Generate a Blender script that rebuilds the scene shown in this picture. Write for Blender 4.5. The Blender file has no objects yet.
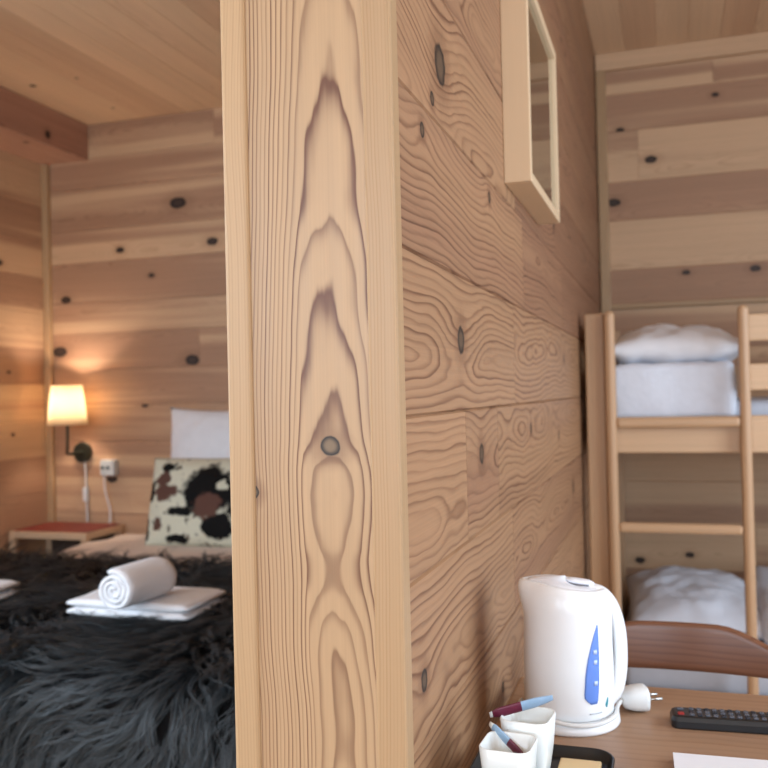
import bpy, bmesh, math, random
import numpy as np
from math import sin, cos, pi, radians, sqrt, atan2, exp
from mathutils import Vector, Matrix, noise as mnoise

random.seed(7)
rng = np.random.default_rng(11)
scn = bpy.context.scene
COL = scn.collection

# ---------------------------------------------------------------- materials
def lin(r, g, b):
    f = lambda c: ((c / 255 + .055) / 1.055) ** 2.4 if c / 255 > .04045 else c / 255 / 12.92
    return (f(r), f(g), f(b), 1.0)

class S:
    """a socket (or number) with arithmetic, building Math nodes"""
    nt = None
    def __init__(self, s): self.s = s
    @staticmethod
    def m(op, *a, clamp=False):
        n = S.nt.nodes.new('ShaderNodeMath'); n.operation = op; n.use_clamp = clamp
        for i, x in enumerate(a):
            if isinstance(x, S): S.nt.links.new(x.s, n.inputs[i])
            else: n.inputs[i].default_value = x
        return S(n.outputs[0])
    def __add__(a, b): return S.m('ADD', a, b)
    __radd__ = __add__
    def __sub__(a, b): return S.m('SUBTRACT', a, b)
    def __rsub__(a, b): return S.m('SUBTRACT', b, a)
    def __mul__(a, b): return S.m('MULTIPLY', a, b)
    __rmul__ = __mul__
    def __truediv__(a, b): return S.m('DIVIDE', a, b)
    def __pow__(a, b): return S.m('POWER', a, b)

def sqrt_(a): return S.m('SQRT', a)
def abs_(a): return S.m('ABSOLUTE', a)
def exp_(a): return S.m('EXPONENT', a)
def fract(a): return S.m('FRACT', a)
def smin(a, b): return S.m('MINIMUM', a, b)
def smax(a, b): return S.m('MAXIMUM', a, b)
def smooth(x, lo, hi, a=0., b=1.):
    n = S.nt.nodes.new('ShaderNodeMapRange'); n.interpolation_type = 'SMOOTHSTEP'
    S.nt.links.new(x.s, n.inputs[0])
    n.inputs[1].default_value = lo; n.inputs[2].default_value = hi
    n.inputs[3].default_value = a; n.inputs[4].default_value = b
    return S(n.outputs[0])
def comb(x, y, z):
    n = S.nt.nodes.new('ShaderNodeCombineXYZ')
    for i, q in enumerate((x, y, z)):
        if isinstance(q, S): S.nt.links.new(q.s, n.inputs[i])
        else: n.inputs[i].default_value = q
    return S(n.outputs[0])
def sep(v):
    n = S.nt.nodes.new('ShaderNodeSeparateXYZ'); S.nt.links.new(v.s, n.inputs[0])
    return [S(n.outputs[i]) for i in range(3)]
def noise(vec, scale=1., detail=2., rough=.5):
    n = S.nt.nodes.new('ShaderNodeTexNoise')
    S.nt.links.new(vec.s, n.inputs['Vector'])
    n.inputs['Scale'].default_value = scale; n.inputs['Detail'].default_value = detail
    n.inputs['Roughness'].default_value = rough
    return S(n.outputs['Fac'])
def attr(name):
    n = S.nt.nodes.new('ShaderNodeAttribute'); n.attribute_name = name
    return n
def mix(f, a, b, mode='MIX'):
    n = S.nt.nodes.new('ShaderNodeMix'); n.data_type = 'RGBA'; n.blend_type = mode; n.clamp_factor = True
    for i, q in ((0, f), (6, a), (7, b)):
        if isinstance(q, S): S.nt.links.new(q.s, n.inputs[i])
        else: n.inputs[i].default_value = q
    return S(n.outputs[2])
def curve1(x, pts):
    n = S.nt.nodes.new('ShaderNodeFloatCurve')
    c = n.mapping.curves[0]
    c.points[0].location = pts[0]; c.points[1].location = pts[-1]
    for p in pts[1:-1]: c.points.new(*p)
    n.mapping.update()
    S.nt.links.new(x.s, n.inputs['Value'])
    return S(n.outputs[0])
def newmat(name):
    m = bpy.data.materials.new(name); m.use_nodes = True
    S.nt = m.node_tree
    b = m.node_tree.nodes['Principled BSDF']
    return m, b
def setin(b, name, q):
    if isinstance(q, S): S.nt.links.new(q.s, b.inputs[name])
    else: b.inputs[name].default_value = q
def bump(b, h, dist=.002, strength=.4):
    n = S.nt.nodes.new('ShaderNodeBump'); n.inputs['Distance'].default_value = dist
    n.inputs['Strength'].default_value = strength
    S.nt.links.new(h.s, n.inputs['Height']); S.nt.links.new(n.outputs[0], b.inputs['Normal'])

def plain(name, rgb, rough=.5, spec=.4, metallic=0., nscale=60., namt=.06, bmp=0., **kw):
    """plain material with a little procedural variation"""
    m, b = newmat(name)
    tc = S.nt.nodes.new('ShaderNodeTexCoord')
    f = noise(S(tc.outputs['Object']), nscale, 3)
    c = lin(*rgb); d = tuple(x * (1 - namt * 2.2) for x in c[:3]) + (1,)
    e = tuple(min(1, x * (1 + namt)) for x in c[:3]) + (1,)
    setin(b, 'Base Color', mix(f, d, e))
    b.inputs['Roughness'].default_value = rough; b.inputs['Metallic'].default_value = metallic
    b.inputs['Specular IOR Level'].default_value = spec
    if bmp: bump(b, f, bmp, .5)
    for k, v in kw.items(): b.inputs[k.replace('_', ' ')].default_value = v
    return m

def wood(name, early_p, late_p, early_h, late_h, spacing=.007, hA=.05, hf=2.2, wA=.008, wf=7.,
         d0=.02, contrast=.75, rough=.5, dcurve=None, fine=.10, streak=.8, sharp=2.2, knotK=1., bmp=.25, zone=.25, meander=.012, kasp=1., tlim=(.25, .75), drop=.9, kcol=(66, 50, 42), mfreq=2.6):
    """planks: u along the board, v across; rings cut by the board face, bent around its knots"""
    m, b = newmat(name)
    uvn = S.nt.nodes.new('ShaderNodeUVMap'); uvn.uv_map = 'UVMap'
    u, v, _ = sep(S(uvn.outputs[0]))
    seed, tone, c = sep(S(attr('bs').outputs['Vector']))
    k1 = sep(S(attr('kn1').outputs['Vector'])); k2 = sep(S(attr('kn2').outputs['Vector']))
    sd = seed * 13.7
    us = u + seed * 31.
    if dcurve:
        z0, z1, pts, amp = dcurve
        d = curve1((u - z0) / (z1 - z0), pts) * amp
        d = d + (noise(comb(us, v * 1.2, sd), 6.5, 1) - .5) * (wA * 1.3)
        wA = wA * .5
    else:
        d = d0 + (noise(comb(us, v * 1.2, sd), hf, 2.5) - .5) * (2 * hA)
    warp = (noise(comb(us * .5, v * 2.2, sd), wf * 2, 2) - .5) * wA + (noise(comb(us * .25, v * 2, sd), wf * 9, 1) - .5) * (wA * .18)
    vv = v - c - (noise(comb(us, sd, 0.), mfreq, 1) - .5) * (2 * meander)
    if dcurve: vv = abs_(vv) + smax(vv * -1. - .03, 0.) * 1.3 + smax(vv - .03, 0.) * .5
    R = sqrt_(vv * vv + d * d) + warp
    core = None
    for kn in (k1, k2):
        du = (u - kn[0]) * .62; dv = v - kn[1]; kr = kn[2]
        rho2 = du * du + dv * dv
        g = exp_((rho2 / (kr * kr * 9. + 1e-7)) * -1.)
        R = R + g * kr * 1.5 * knotK
        wob = (noise(comb(us, v, sd), 70., 2) - .5) * .45 + 1.
        rr = sqrt_((u - kn[0]) * (u - kn[0]) * (kasp * kasp) + dv * dv) * wob / (kr + 1e-6)
        cc = smooth(rr, .78, 1.02, 1., 0.) * smooth(kr, .0005, .002)
        rim = smooth(rr, .3, .85) * cc
        halo = smooth(rr, .9, 2.6, 1., 0.) * smooth(kr, .0005, .002)
        if core is None: core, rims, hal = cc, rim, halo
        else: core = smax(core, cc); rims = smax(rims, rim); hal = smax(hal, halo)
    q = R / spacing
    fr = fract(q)
    prof = smooth(fr, .25, .88) * smooth(fr, drop, 1., 1., 0.)
    prof = prof ** sharp * .8 + prof * .2
    vary = smooth(noise(comb(us * .35, q * .6, sd), 1.4, 2), .3, .68, .3, 1.12)
    fibre = noise(comb(us * 3., v * 380., sd), 1., 2)
    fib2 = noise(comb(us * 1.2, v * 60., sd), 1., 2)
    lateF = smin(prof * vary * contrast, 1.0)
    t2 = tone + (noise(comb(us * .45, v * 10., sd), 1., 2.5) - .5) * streak
    t2 = smooth(t2, *tlim)
    early = mix(t2, lin(*early_p), lin(*early_h)); late = mix(t2, lin(*late_p), lin(*late_h))
    colr = mix(lateF, early, late)
    sh = (fibre - .5) * (2 * fine) + (fib2 - .5) * (fine * 1.6) + (noise(comb(us * .8, v * 5., sd), 1., 1) - .5) * zone + 1.
    colr = mix(1., colr, comb(sh, sh, sh), 'MULTIPLY')
    colr = mix(hal * .45, colr, late)
    kc = mix(rims, lin(*kcol), lin(36, 27, 23))
    colr = mix(core, colr, kc)
    setin(b, 'Base Color', colr)
    setin(b, 'Roughness', rough + (fib2 - .5) * .15)
    b.inputs['Specular IOR Level'].default_value = .35
    if bmp: bump(b, lateF * .6 + fibre * .5, .0006, bmp)
    return m

PALE_E, PALE_L, HEART_E, HEART_L = (206, 170, 135), (178, 140, 107), (172, 133, 105), (136, 101, 78)
M = {}
M['wall'] = wood('pine_wall_boards', PALE_E, PALE_L, HEART_E, HEART_L, spacing=.009, contrast=.5, wA=.016, rough=.55, streak=1.5, kasp=.62, tlim=(.34, .66))
M['partition'] = wood('pine_partition_boards', (165, 126, 93), (108, 70, 47), (147, 107, 81), (90, 57, 41), spacing=.0105,
                      hA=.085, hf=2.6, wA=.019, wf=4.5, contrast=.9, rough=.5, streak=.9, sharp=1.5, fine=.14, meander=.02, drop=.78, kcol=(92, 72, 54))
M['ceiling'] = wood('pine_ceiling_boards', (228, 194, 158), (204, 166, 130), (212, 174, 140), (182, 140, 108), spacing=.011, contrast=.4,
                    wA=.008, rough=.5, streak=.6)
M['trim'] = wood('pine_trim_straight_grain', (180, 148, 112), (158, 124, 88), (168, 134, 99), (146, 110, 78), spacing=.0035, hA=.01,
                 contrast=.5, wA=.003, rough=.42, streak=.3, fine=.06)
M['frame'] = wood('pale_frame_wood', (214, 186, 152), (196, 164, 128), (204, 174, 140), (186, 150, 116), spacing=.0035, hA=.01, contrast=.3, wA=.003, rough=.42, streak=.3, fine=.05)
M['beam'] = wood('old_pine_beam', (200, 158, 132), (160, 118, 96), (176, 132, 110), (134, 96, 80), spacing=.008, contrast=.6, rough=.6)
M['bunk'] = wood('bunk_pine', (208, 172, 136), (182, 144, 108), (194, 156, 120), (168, 127, 95), spacing=.007, contrast=.55, rough=.4, streak=.4)
M['table'] = wood('table_veneer', (168, 134, 106), (142, 106, 80), (158, 122, 95), (130, 94, 72), spacing=.016, hA=.07, hf=2.4, wA=.01,
                  contrast=.5, rough=.38, streak=.5, fine=.07, bmp=.05)
M['chair'] = wood('dark_stained_beech', (128, 86, 64), (102, 66, 48), (114, 74, 54), (90, 57, 42), spacing=.01, contrast=.55, wA=.01,
                  rough=.30, streak=.5, fine=.10, bmp=.05)
M['night'] = wood('nightstand_pine', (206, 174, 142), (180, 146, 114), (190, 156, 126), (160, 124, 98), spacing=.006, contrast=.4)
M['floor'] = wood('floor_boards', (214, 192, 166), (190, 164, 138), (200, 176, 150), (176, 148, 124), spacing=.01, contrast=.5, rough=.4)

# ring depth along the post board, bottom to top (u = height 0.70..1.62)
def pz(py): return 1.555 - (py) * (1.555 - .77) / 768
dp = [(768, .10), (700, .16), (640, .25), (600, .36), (572, .41), (545, .365), (510, .29), (480, .25), (462, .29), (440, .37), (400, .46), (330, .60),
      (210, .73), (100, .84), (0, .92)]
Z0, Z1 = .70, 1.62
pts = [(0, .06)] + [((pz(a) - Z0) / (Z1 - Z0), q) for a, q in dp] + [(1, 1.)]
M['post'] = wood('pine_post_cathedral_grain', (182, 150, 115), (106, 69, 49), (168, 132, 99), (92, 58, 42), spacing=.0096, wA=.017, kcol=(124, 102, 78), mfreq=4., drop=.84,
                 contrast=1.0, rough=.42, dcurve=(Z0, Z1, pts, .0896), streak=.6, fine=.10, sharp=2.8, knotK=.5, zone=.12, meander=.012)

M['red'] = plain('red_painted_board', (132, 50, 44), .45)
M['dark'] = plain('shaded_interior', (70, 56, 46), .7)  # nightstand recess: inside shade put into the panel colour
M['kettle'] = plain('white_kettle_plastic', (246, 248, 250), .25, .5, namt=.01)
M['kettle_lid'] = plain('white_lid_plastic', (240, 242, 248), .3, .5, namt=.01)
M['blue'] = plain('blue_water_gauge', (104, 142, 222), .2, .5, namt=.03)
M['mark'] = plain('pale_gauge_mark', (190, 208, 240), .3, namt=.01)
M['teal'] = plain('teal_print', (60, 150, 165), .3, namt=.01)
M['greyprint'] = plain('pale_grey_print', (196, 200, 206), .3, namt=.01)
M['cord'] = plain('white_cord', (226, 226, 224), .4, namt=.02)
M['steel'] = plain('pin_metal', (190, 188, 184), .3, .5, 1.)
M['ceramic'] = plain('white_ceramic', (242, 246, 244), .22, .5, namt=.01)
M['sach_b'] = plain('pale_blue_sachet_paper', (150, 180, 208), .35, .5, namt=.08)
M['sach_m'] = plain('maroon_sachet_print', (106, 34, 58), .35, .5, namt=.1)
M['sach_p'] = plain('pink_sachet_print', (206, 140, 150), .35, .5, namt=.1)
M['tray'] = plain('black_tray_plastic', (22, 23, 25), .35, .5)
M['cream'] = plain('cream_packet_paper', (226, 198, 150), .6, namt=.04)
M['paper'] = plain('white_paper', (238, 240, 246), .6, namt=.01)
M['paper_e'] = plain('printed_paper_edge', (150, 110, 120), .6, nscale=400, namt=.35)
M['remote'] = plain('black_remote_plastic', (20, 21, 24), .32, .5)
M['button'] = plain('grey_remote_button', (88, 90, 98), .45)
M['button_d'] = plain('dark_remote_button', (44, 46, 54), .45)
M['power'] = plain('red_power_button', (150, 46, 44), .4)
M['bronze'] = plain('dark_bronze_metal', (54, 54, 44), .4, .5, .6)
M['socket'] = plain('white_socket_plastic', (206, 208, 206), .35)
M['sockhole'] = plain('socket_hole', (64, 76, 72), .5)
M['linen'] = plain('white_bed_linen', (232, 232, 236), .85, .2, nscale=25, namt=.03, bmp=.004)
M['linen_b'] = plain('bluish_white_duvet_linen', (222, 226, 236), .85, .2, nscale=30, namt=.04, bmp=.005)
M['sheet'] = plain('cream_bed_cover', (234, 219, 208), .85, .2, nscale=20, namt=.03, bmp=.004)
M['mattress'] = plain('pale_grey_mattress', (196, 200, 210), .85, .2, namt=.03)
M['throw_base'] = plain('charcoal_throw_backing', (20, 20, 21), .9, .1)

def towel_mat():
    m, b = newmat('white_terry_towel')
    tc = S.nt.nodes.new('ShaderNodeTexCoord')
    f = noise(S(tc.outputs['Object']), 420., 3)
    setin(b, 'Base Color', mix(f, lin(224, 224, 228), lin(246, 246, 248)))
    b.inputs['Roughness'].default_value = .95; b.inputs['Specular IOR Level'].default_value = .1
    bump(b, f, .002, .8)
    return m
M['towel'] = towel_mat()

def cow_mat():
    m, b = newmat('cowhide_print')
    tc = S.nt.nodes.new('ShaderNodeTexCoord')
    o = S(tc.outputs['Object'])
    x, y, z = sep(o)
    hair = noise(comb(x * 3., y * 3., z), 160., 2)
    nj = (noise(o, 20., 4, .62) - .5) * .13
    def blob(cx, cz, rx, rz):
        dx = (x - cx) / rx; dz = (z - cz) / rz
        return sqrt_(dx * dx + dz * dz) + nj * (1. / max(rx, .03)) * .8
    big = smin(smin(blob(.044, .23, .112, .117), blob(-.079, .14, .05, .022)), blob(.093, .08, .075, .06))
    big = smin(big, blob(.2, .2, .08, .12))
    small = smin(blob(-.167, .33, .042, .028), smin(blob(-.237, .216, .022, .042), blob(-.25, .07, .012, .05)))
    small = smin(small, blob(-.094, .03, .058, .018))
    blk = smooth(smin(big, small), .82, 1.1, 1., 0.)
    brn = smin(blob(-.167, .225, .055, .038), blob(-.177, .284, .032, .035))
    brn = smooth(smin(smin(brn, blob(.044, .167, .06, .055)), blob(-.187, .095, .023, .026)), .8, 1.15, 1., 0.)
    spk = smooth(noise(o, 34., 1), .64, .70)
    base = mix(hair, lin(196, 192, 168), lin(226, 222, 202))
    base = mix(spk * .8, base, lin(60, 44, 36))
    c = mix(blk, base, lin(14, 13, 13))
    c = mix(brn, c, lin(96, 66, 56))
    white = smooth(blob(.10, .25, .024, .024), .8, 1.1, 1., 0.)
    c = mix(white, c, lin(206, 202, 180))
    setin(b, 'Base Color', c)
    b.inputs['Roughness'].default_value = .8; b.inputs['Specular IOR Level'].default_value = .2
    bump(b, hair, .003, .6)
    return m
M['cow'] = cow_mat()

def fur_mat():
    m, b = newmat('long_charcoal_fur')
    r_, t_, _ = sep(S(attr('fur').outputs['Vector']))
    c = mix(r_ * r_, lin(7, 8, 9), lin(44, 50, 55))  # bluish highlights of the locks put into the strand colour
    c = mix(t_ * .3, c, lin(92, 102, 108))
    setin(b, 'Base Color', c)
    b.inputs['Roughness'].default_value = .5; b.inputs['Specular IOR Level'].default_value = .45
    return m
M['fur'] = fur_mat()

def shade_mat():
    m, b = newmat('cream_lamp_shade_cloth')
    nt = S.nt
    nt.nodes.remove(b)
    tc = nt.nodes.new('ShaderNodeTexCoord')
    f = noise(S(tc.outputs['Object']), 300., 2)
    col = mix(f, lin(250, 236, 208), lin(255, 246, 226))
    d = nt.nodes.new('ShaderNodeBsdfDiffuse'); t = nt.nodes.new('ShaderNodeBsdfTranslucent')
    nt.links.new(col.s, d.inputs[0]); nt.links.new(col.s, t.inputs[0])
    mx = nt.nodes.new('ShaderNodeMixShader'); mx.inputs[0].default_value = .75
    nt.links.new(d.outputs[0], mx.inputs[1]); nt.links.new(t.outputs[0], mx.inputs[2])
    nt.links.new(mx.outputs[0], nt.nodes['Material Output'].inputs[0])
    return m
M['shade'] = shade_mat()

def bulb_mat():
    m, b = newmat('lit_bulb')
    b.inputs['Emission Color'].default_value = (1, .62, .30, 1); b.inputs['Emission Strength'].default_value = 12
    return m
M['bulb'] = bulb_mat()

def mirror_mat():
    m, b = newmat('mirror_glass')
    tc = S.nt.nodes.new('ShaderNodeTexCoord')
    f = noise(S(tc.outputs['Object']), 8., 2)
    b.inputs['Metallic'].default_value = 1.
    setin(b, 'Base Color', mix(f, lin(188, 192, 186), lin(200, 204, 198)))
    b.inputs['Roughness'].default_value = .03
    return m
M['mirror'] = mirror_mat()

def glass_mat():
    m, b = newmat('window_glass')
    nt = S.nt; nt.nodes.remove(b)
    t = nt.nodes.new('ShaderNodeBsdfTransparent'); g = nt.nodes.new('ShaderNodeBsdfGlossy'); g.inputs['Roughness'].default_value = .02
    mx = nt.nodes.new('ShaderNodeMixShader'); mx.inputs[0].default_value = .06
    nt.links.new(t.outputs[0], mx.inputs[1]); nt.links.new(g.outputs[0], mx.inputs[2])
    nt.links.new(mx.outputs[0], nt.nodes['Material Output'].inputs[0])
    return m
M['glass'] = glass_mat()

# ---------------------------------------------------------------- geometry
class MB:
    """collects vertices, faces, uv and board attributes; builds one mesh object"""
    def __init__(s): s.v = []; s.f = []; s.uv = []; s.bs = []; s.k1 = []; s.k2 = []; s.mi = []; s.sm = []
    def add(s, verts, faces, uv=None, bs=(.5, .5, .0), k1=(9, 9, 0), k2=(9, 9, 0), mi=0, smooth=False):
        o = len(s.v); s.v += [tuple(p) for p in verts]
        s.f += [tuple(i + o for i in f) for f in faces]
        s.uv += [tuple(q) for q in uv] if uv else [(p[0] + p[1], p[2]) for p in verts]
        n = len(verts); s.bs += [bs] * n; s.k1 += [k1] * n; s.k2 += [k2] * n
        s.mi += [mi] * len(faces); s.sm += [smooth] * len(faces)
    def build(s, name, mats, parent=None, origin=(0, 0, 0), fix=True):
        me = bpy.data.meshes.new(name)
        ox, oy, oz = origin
        me.from_pydata([(p[0] - ox, p[1] - oy, p[2] - oz) for p in s.v], [], s.f)
        ul = me.uv_layers.new(name='UVMap')
        li = np.empty(len(me.loops), np.int32); me.loops.foreach_get('vertex_index', li)
        ul.data.foreach_set('uv', np.array(s.uv, np.float32)[li].ravel())
        for nm, dat in (('bs', s.bs), ('kn1', s.k1), ('kn2', s.k2)):
            a = me.attributes.new(nm, 'FLOAT_VECTOR', 'POINT'); a.data.foreach_set('vector', np.array(dat, np.float32).ravel())
        me.polygons.foreach_set('material_index', s.mi); me.polygons.foreach_set('use_smooth', s.sm)
        for m in (mats if isinstance(mats, (list, tuple)) else [mats]): me.materials.append(m)
        if fix:
            bm = bmesh.new(); bm.from_mesh(me); bmesh.ops.recalc_face_normals(bm, faces=bm.faces); bm.to_mesh(me); bm.free()
        me.update()
        o = bpy.data.objects.new(name, me); COL.objects.link(o)
        o.location = origin
        if parent is not None:
            o.parent = parent; o.location = (Vector(origin) - wloc(parent))
        return o

def wloc(o):
    p = Vector(o.location)
    while o.parent is not None: o = o.parent; p = p + Vector(o.location)
    return p

def empty(name, loc):
    o = bpy.data.objects.new(name, None); o.location = loc; o.empty_display_size = .05; COL.objects.link(o); return o
def tag(o, label=None, cat=None, group=None, kind=None):
    if label: o['label'] = label
    if cat: o['category'] = cat
    if group: o['group'] = group
    if kind: o['kind'] = kind
    return o

def rbox(mb, x0, x1, y0, y1, z0, z1, r=.004, axis=None, bs=None, k1=(9, 9, 0), k2=(9, 9, 0), mi=0, rot=None, seg=2):
    """box with rounded edges; u runs along `axis` (the grain)"""
    bm = bmesh.new()
    bmesh.ops.create_cube(bm, size=1)
    for v in bm.verts: v.co = Vector((v.co.x * (x1 - x0), v.co.y * (y1 - y0), v.co.z * (z1 - z0)))
    if r > 0:
        bmesh.ops.bevel(bm, geom=bm.edges[:], offset=min(r, .49 * min(x1 - x0, y1 - y0, z1 - z0)), segments=seg, affect='EDGES', profile=.5)
    ext = (x1 - x0, y1 - y0, z1 - z0)
    if axis is None: axis = ext.index(max(ext))
    oth = [i for i in range(3) if i != axis]
    c = Vector(((x0 + x1) / 2, (y0 + y1) / 2, (z0 + z1) / 2))
    bm.verts.ensure_lookup_table(); bm.normal_update()
    vs, uv = [], []
    for v in bm.verts:
        p = v.co + c
        uv.append((p[axis], v.co[oth[0]] + v.co[oth[1]]))
        q = v.co.copy()
        if rot is not None: q = rot @ q
        vs.append(q + c)
    fs = [[v.index for v in f.verts] for f in bm.faces]
    bm.free()
    if bs is None: bs = (random.random() * 3, .3 + .3 * random.random(), random.uniform(-.06, .06))
    mb.add(vs, fs, uv, bs, k1, k2, mi, False)

def boxobj(name, dims, mat, parent=None, r=.004, axis=None, bs=None, origin=None, **kw):
    mb = MB(); rbox(mb, *dims, r=r, axis=axis, bs=bs, **kw)
    x0, x1, y0, y1, z0, z1 = dims
    return mb.build(name, mat, parent, origin or ((x0 + x1) / 2, (y0 + y1) / 2, z0))

def loft(rings, closed=True, cap0=True, cap1=True):
    n = len(rings[0]); V = [p for r_ in rings for p in r_]; Fc = []
    for i in range(len(rings) - 1):
        for j in range(n if closed else n - 1):
            a = i * n + j; b = i * n + (j + 1) % n
            Fc.append((a, b, b + n, a + n))
    if cap0: Fc.append(tuple(range(n - 1, -1, -1)))
    if cap1: Fc.append(tuple(range((len(rings) - 1) * n, len(rings) * n)))
    return V, Fc

def tube(mb, path, rad, seg=10, mi=0, rads=None, flat=None):
    """round tube along a path of points (parallel transport)"""
    P = [Vector(p) for p in path]; rings = []
    t = (P[1] - P[0]).normalized()
    n = t.orthogonal().normalized()
    for i, p in enumerate(P):
        t2 = ((P[min(i + 1, len(P) - 1)] - P[max(i - 1, 0)])).normalized()
        n = (n - t2 * n.dot(t2)).normalized(); b = t2.cross(n)
        r = rads[i] if rads else rad
        rings.append([p + n * (cos(2 * pi * k / seg) * r) + b * (sin(2 * pi * k / seg) * r) for k in range(seg)])
    V, Fc = loft(rings); mb.add(V, Fc, mi=mi, smooth=True)

def spline(pts, n=8):
    P = [Vector(p) for p in pts]; out = []
    for i in range(len(P) - 1):
        p0 = P[max(i - 1, 0)]; p1 = P[i]; p2 = P[i + 1]; p3 = P[min(i + 2, len(P) - 1)]
        for k in range(n):
            t = k / n
            out.append(.5 * ((2 * p1) + (p2 - p0) * t + (2 * p0 - 5 * p1 + 4 * p2 - p3) * t * t + (3 * p1 - p0 - 3 * p2 + p3) * t ** 3))
    out.append(P[-1]); return out

# board cladding: O + u*U + v*V, N points into the room
def cladding(mb, O, U, V, N, rows, thick=.018, ch=.0028, mi=0):
    O, U, V, N = Vector(O), Vector(U), Vector(V), Vector(N)
    for (v0, v1, segs) in rows:
        vm = (v0 + v1) / 2
        for s in segs:
            u0, u1, seed, tone, c = s[:5]
            k1 = s[5] if len(s) > 5 and s[5] else (9, 9, 0); k2 = s[6] if len(s) > 6 and s[6] else (9, 9, 0)
            k1 = (k1[0], k1[1] - vm, k1[2]) if k1[2] else k1
            k2 = (k2[0], k2[1] - vm, k2[2]) if k2[2] else k2
            eb = .0007
            co = [(u0, v0, -thick), (u1, v0, -thick), (u1, v1, -thick), (u0, v1, -thick),
                  (u0, v0, -ch), (u1, v0, -ch), (u1, v1, -ch), (u0, v1, -ch),
                  (u0 + eb, v0 + ch * .7, 0), (u1 - eb, v0 + ch * .7, 0), (u1 - eb, v1 - ch * .7, 0), (u0 + eb, v1 - ch * .7, 0)]
            vs = [O + U * a + V * b + N * d for a, b, d in co]
            fs = [(3, 2, 1, 0), (8, 9, 10, 11)]
            for i in range(4):
                j = (i + 1) % 4
                fs += [(i, j, j + 4, i + 4), (i + 4, j + 4, j + 8, i + 8)]
            mb.add(vs, fs, [(a, b - vm) for a, b, d in co], (seed, tone, c), k1, k2, mi)

def rseg(u0, u1, tone, joints=(), tj=.12, knots=True):
    """segments of one board row with random seeds; joints = extra butt joints"""
    cuts = [u0] + sorted(joints) + [u1]; out = []
    for a, b in zip(cuts[:-1], cuts[1:]):
        k = None
        if knots and random.random() < .8:
            k = (random.uniform(a + .05, b - .05) if b - a > .12 else (a + b) / 2, None, random.choice((.008, .011, .015)))
        out.append([a, b, random.random() * 3, min(1, max(0, tone + random.uniform(-tj, tj))), random.uniform(-.11, .11), k])
    return out
def fixk(rows):
    for v0, v1, segs in rows:
        for s in segs:
            if len(s) > 5 and s[5] and s[5][1] is None: s[5] = (s[5][0], random.uniform(v0 + .03, v1 - .03) if v1 - v0 > .07 else (v0 + v1) / 2, s[5][2])
    return rows

XL, XR, YB, YF, ZC = -2.95, 1.95, 3.72, -2.3, 2.50
PX, PXL, PY = -.262, -.430, .866          # partition faces and its near end

# ---- back wall: seams from the ceiling down, tones for the left room / right room
seams = [2.50, 2.335, 2.185, 1.98, 1.825, 1.625, 1.478, 1.30, 1.125, .95, .775, .60, .425, .25, .08, 0.]
tl = [.5, .5, .62, .45, .68, .45, .7, .6, .5, .62, .45, .6, .5, .5, .5]
tr = [.5, .74, .3, .74, .28, .75, .7, .5, .35, .5, .5, .3, .6, .5, .5]
KL = {1.98: [(-2.198, 2.074, .0)], }
rows = []
knl = {3: ((-2.198, 1.90, .0), ), }
backk = [(-2.198, 2.074, .030), (-2.837, 1.648, .020), (-2.878, 1.392, .028), (-2.14, 1.328, .026), (-2.521, 1.874, .016), (-2.02, 1.879, .02),
         (-2.592, .765, .02), (-2.72, 2.43, .02), (-.052, 2.06, .017), (.323, 1.60, .014), (-.20, 1.90, .018), (.07, 1.60, .011), (-.168, 2.19, .012),
         (.195, 2.29, .010), (-.134, .458, .014), (.056, .485, .012), (.40, 1.30, .02), (-2.4, 1.12, .012), (-2.35, 1.74, .012)]
for i in range(len(seams) - 1):
    z1, z0 = seams[i], seams[i + 1]
    segs = []
    cutsL = {0: [-2.0], 2: [-1.2], 4: [-1.5], 6: [-2.1], 8: [-1.4], 10: [-1.7]}.get(i, [-1.0])
    cutsR = {0: [.19], 1: [.9], 2: [-.10], 3: [.7], 5: [.5], 9: [.6], 11: [.3]}.get(i, [1.1])
    for a, b, t in [(x, y, tl[i]) for x, y in zip([XL] + cutsL, cutsL + [-.34])] + [(x, y, tr[i]) for x, y in zip([-.34] + cutsR, cutsR + [XR])]:
        ks = [k for k in backk if a < k[0] < b and z0 < k[1] < z1][:2]
        segs.append([a, b, random.random() * 3, t + random.uniform(-.06, .06), random.uniform(-.09, .09)] + ks)
    rows.append((z0, z1, segs))
mb = MB(); cladding(mb, (0, YB, 0), (1, 0, 0), (0, 0, 1), (0, -1, 0), rows)
tag(mb.build('wall_back', M['wall']), kind='structure')

def regular(u0, u1, z1=ZC, pitch=.176, base=.5, knots=True):
    rows = []; z = 0.; i = 0
    while z < z1 - .01:
        zn = min(z1, z + pitch)
        if z1 - zn < .03: zn = z1
        rows.append((z, zn, rseg(u0, u1, base + random.choice((-.3, -.1, .15, .3)), [random.uniform(u0 + .4, u1 - .4)] if u1 - u0 > 1 else [], knots=knots)))
        z = zn
    return fixk(rows)
# ---- left wall
WL_FILL = (-.35, 1.35, .85, 2.10)  # unseen left window opening, added to brighten the bed side
def wall_with_hole(X, W, nx):
    mb = MB()
    for (u0, u1) in ((YF, W[0]), (W[1], YB)): cladding(mb, (X, 0, 0), (0, 1, 0), (0, 0, 1), (nx, 0, 0), regular(u0, u1, base=.55))
    for lo, hi in ((0, W[2]), (W[3], ZC)):
        rr = []; z = lo
        while z < hi - .01:
            zn = min(hi, z + .176); rr.append((z, zn, rseg(W[0], W[1], .5, [], knots=False))); z = zn
        cladding(mb, (X, 0, 0), (0, 1, 0), (0, 0, 1), (nx, 0, 0), rr)
    return mb
mb = wall_with_hole(XL, WL_FILL, 1)
tag(mb.build('wall_left', M['wall']), kind='structure')
WR = (.45, 2.15, .55, 2.10)  # unseen right window, placed and low-silled to light the bunk
mb = wall_with_hole(XR, WR, -1)
tag(mb.build('wall_right', M['wall']), kind='structure')
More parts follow.
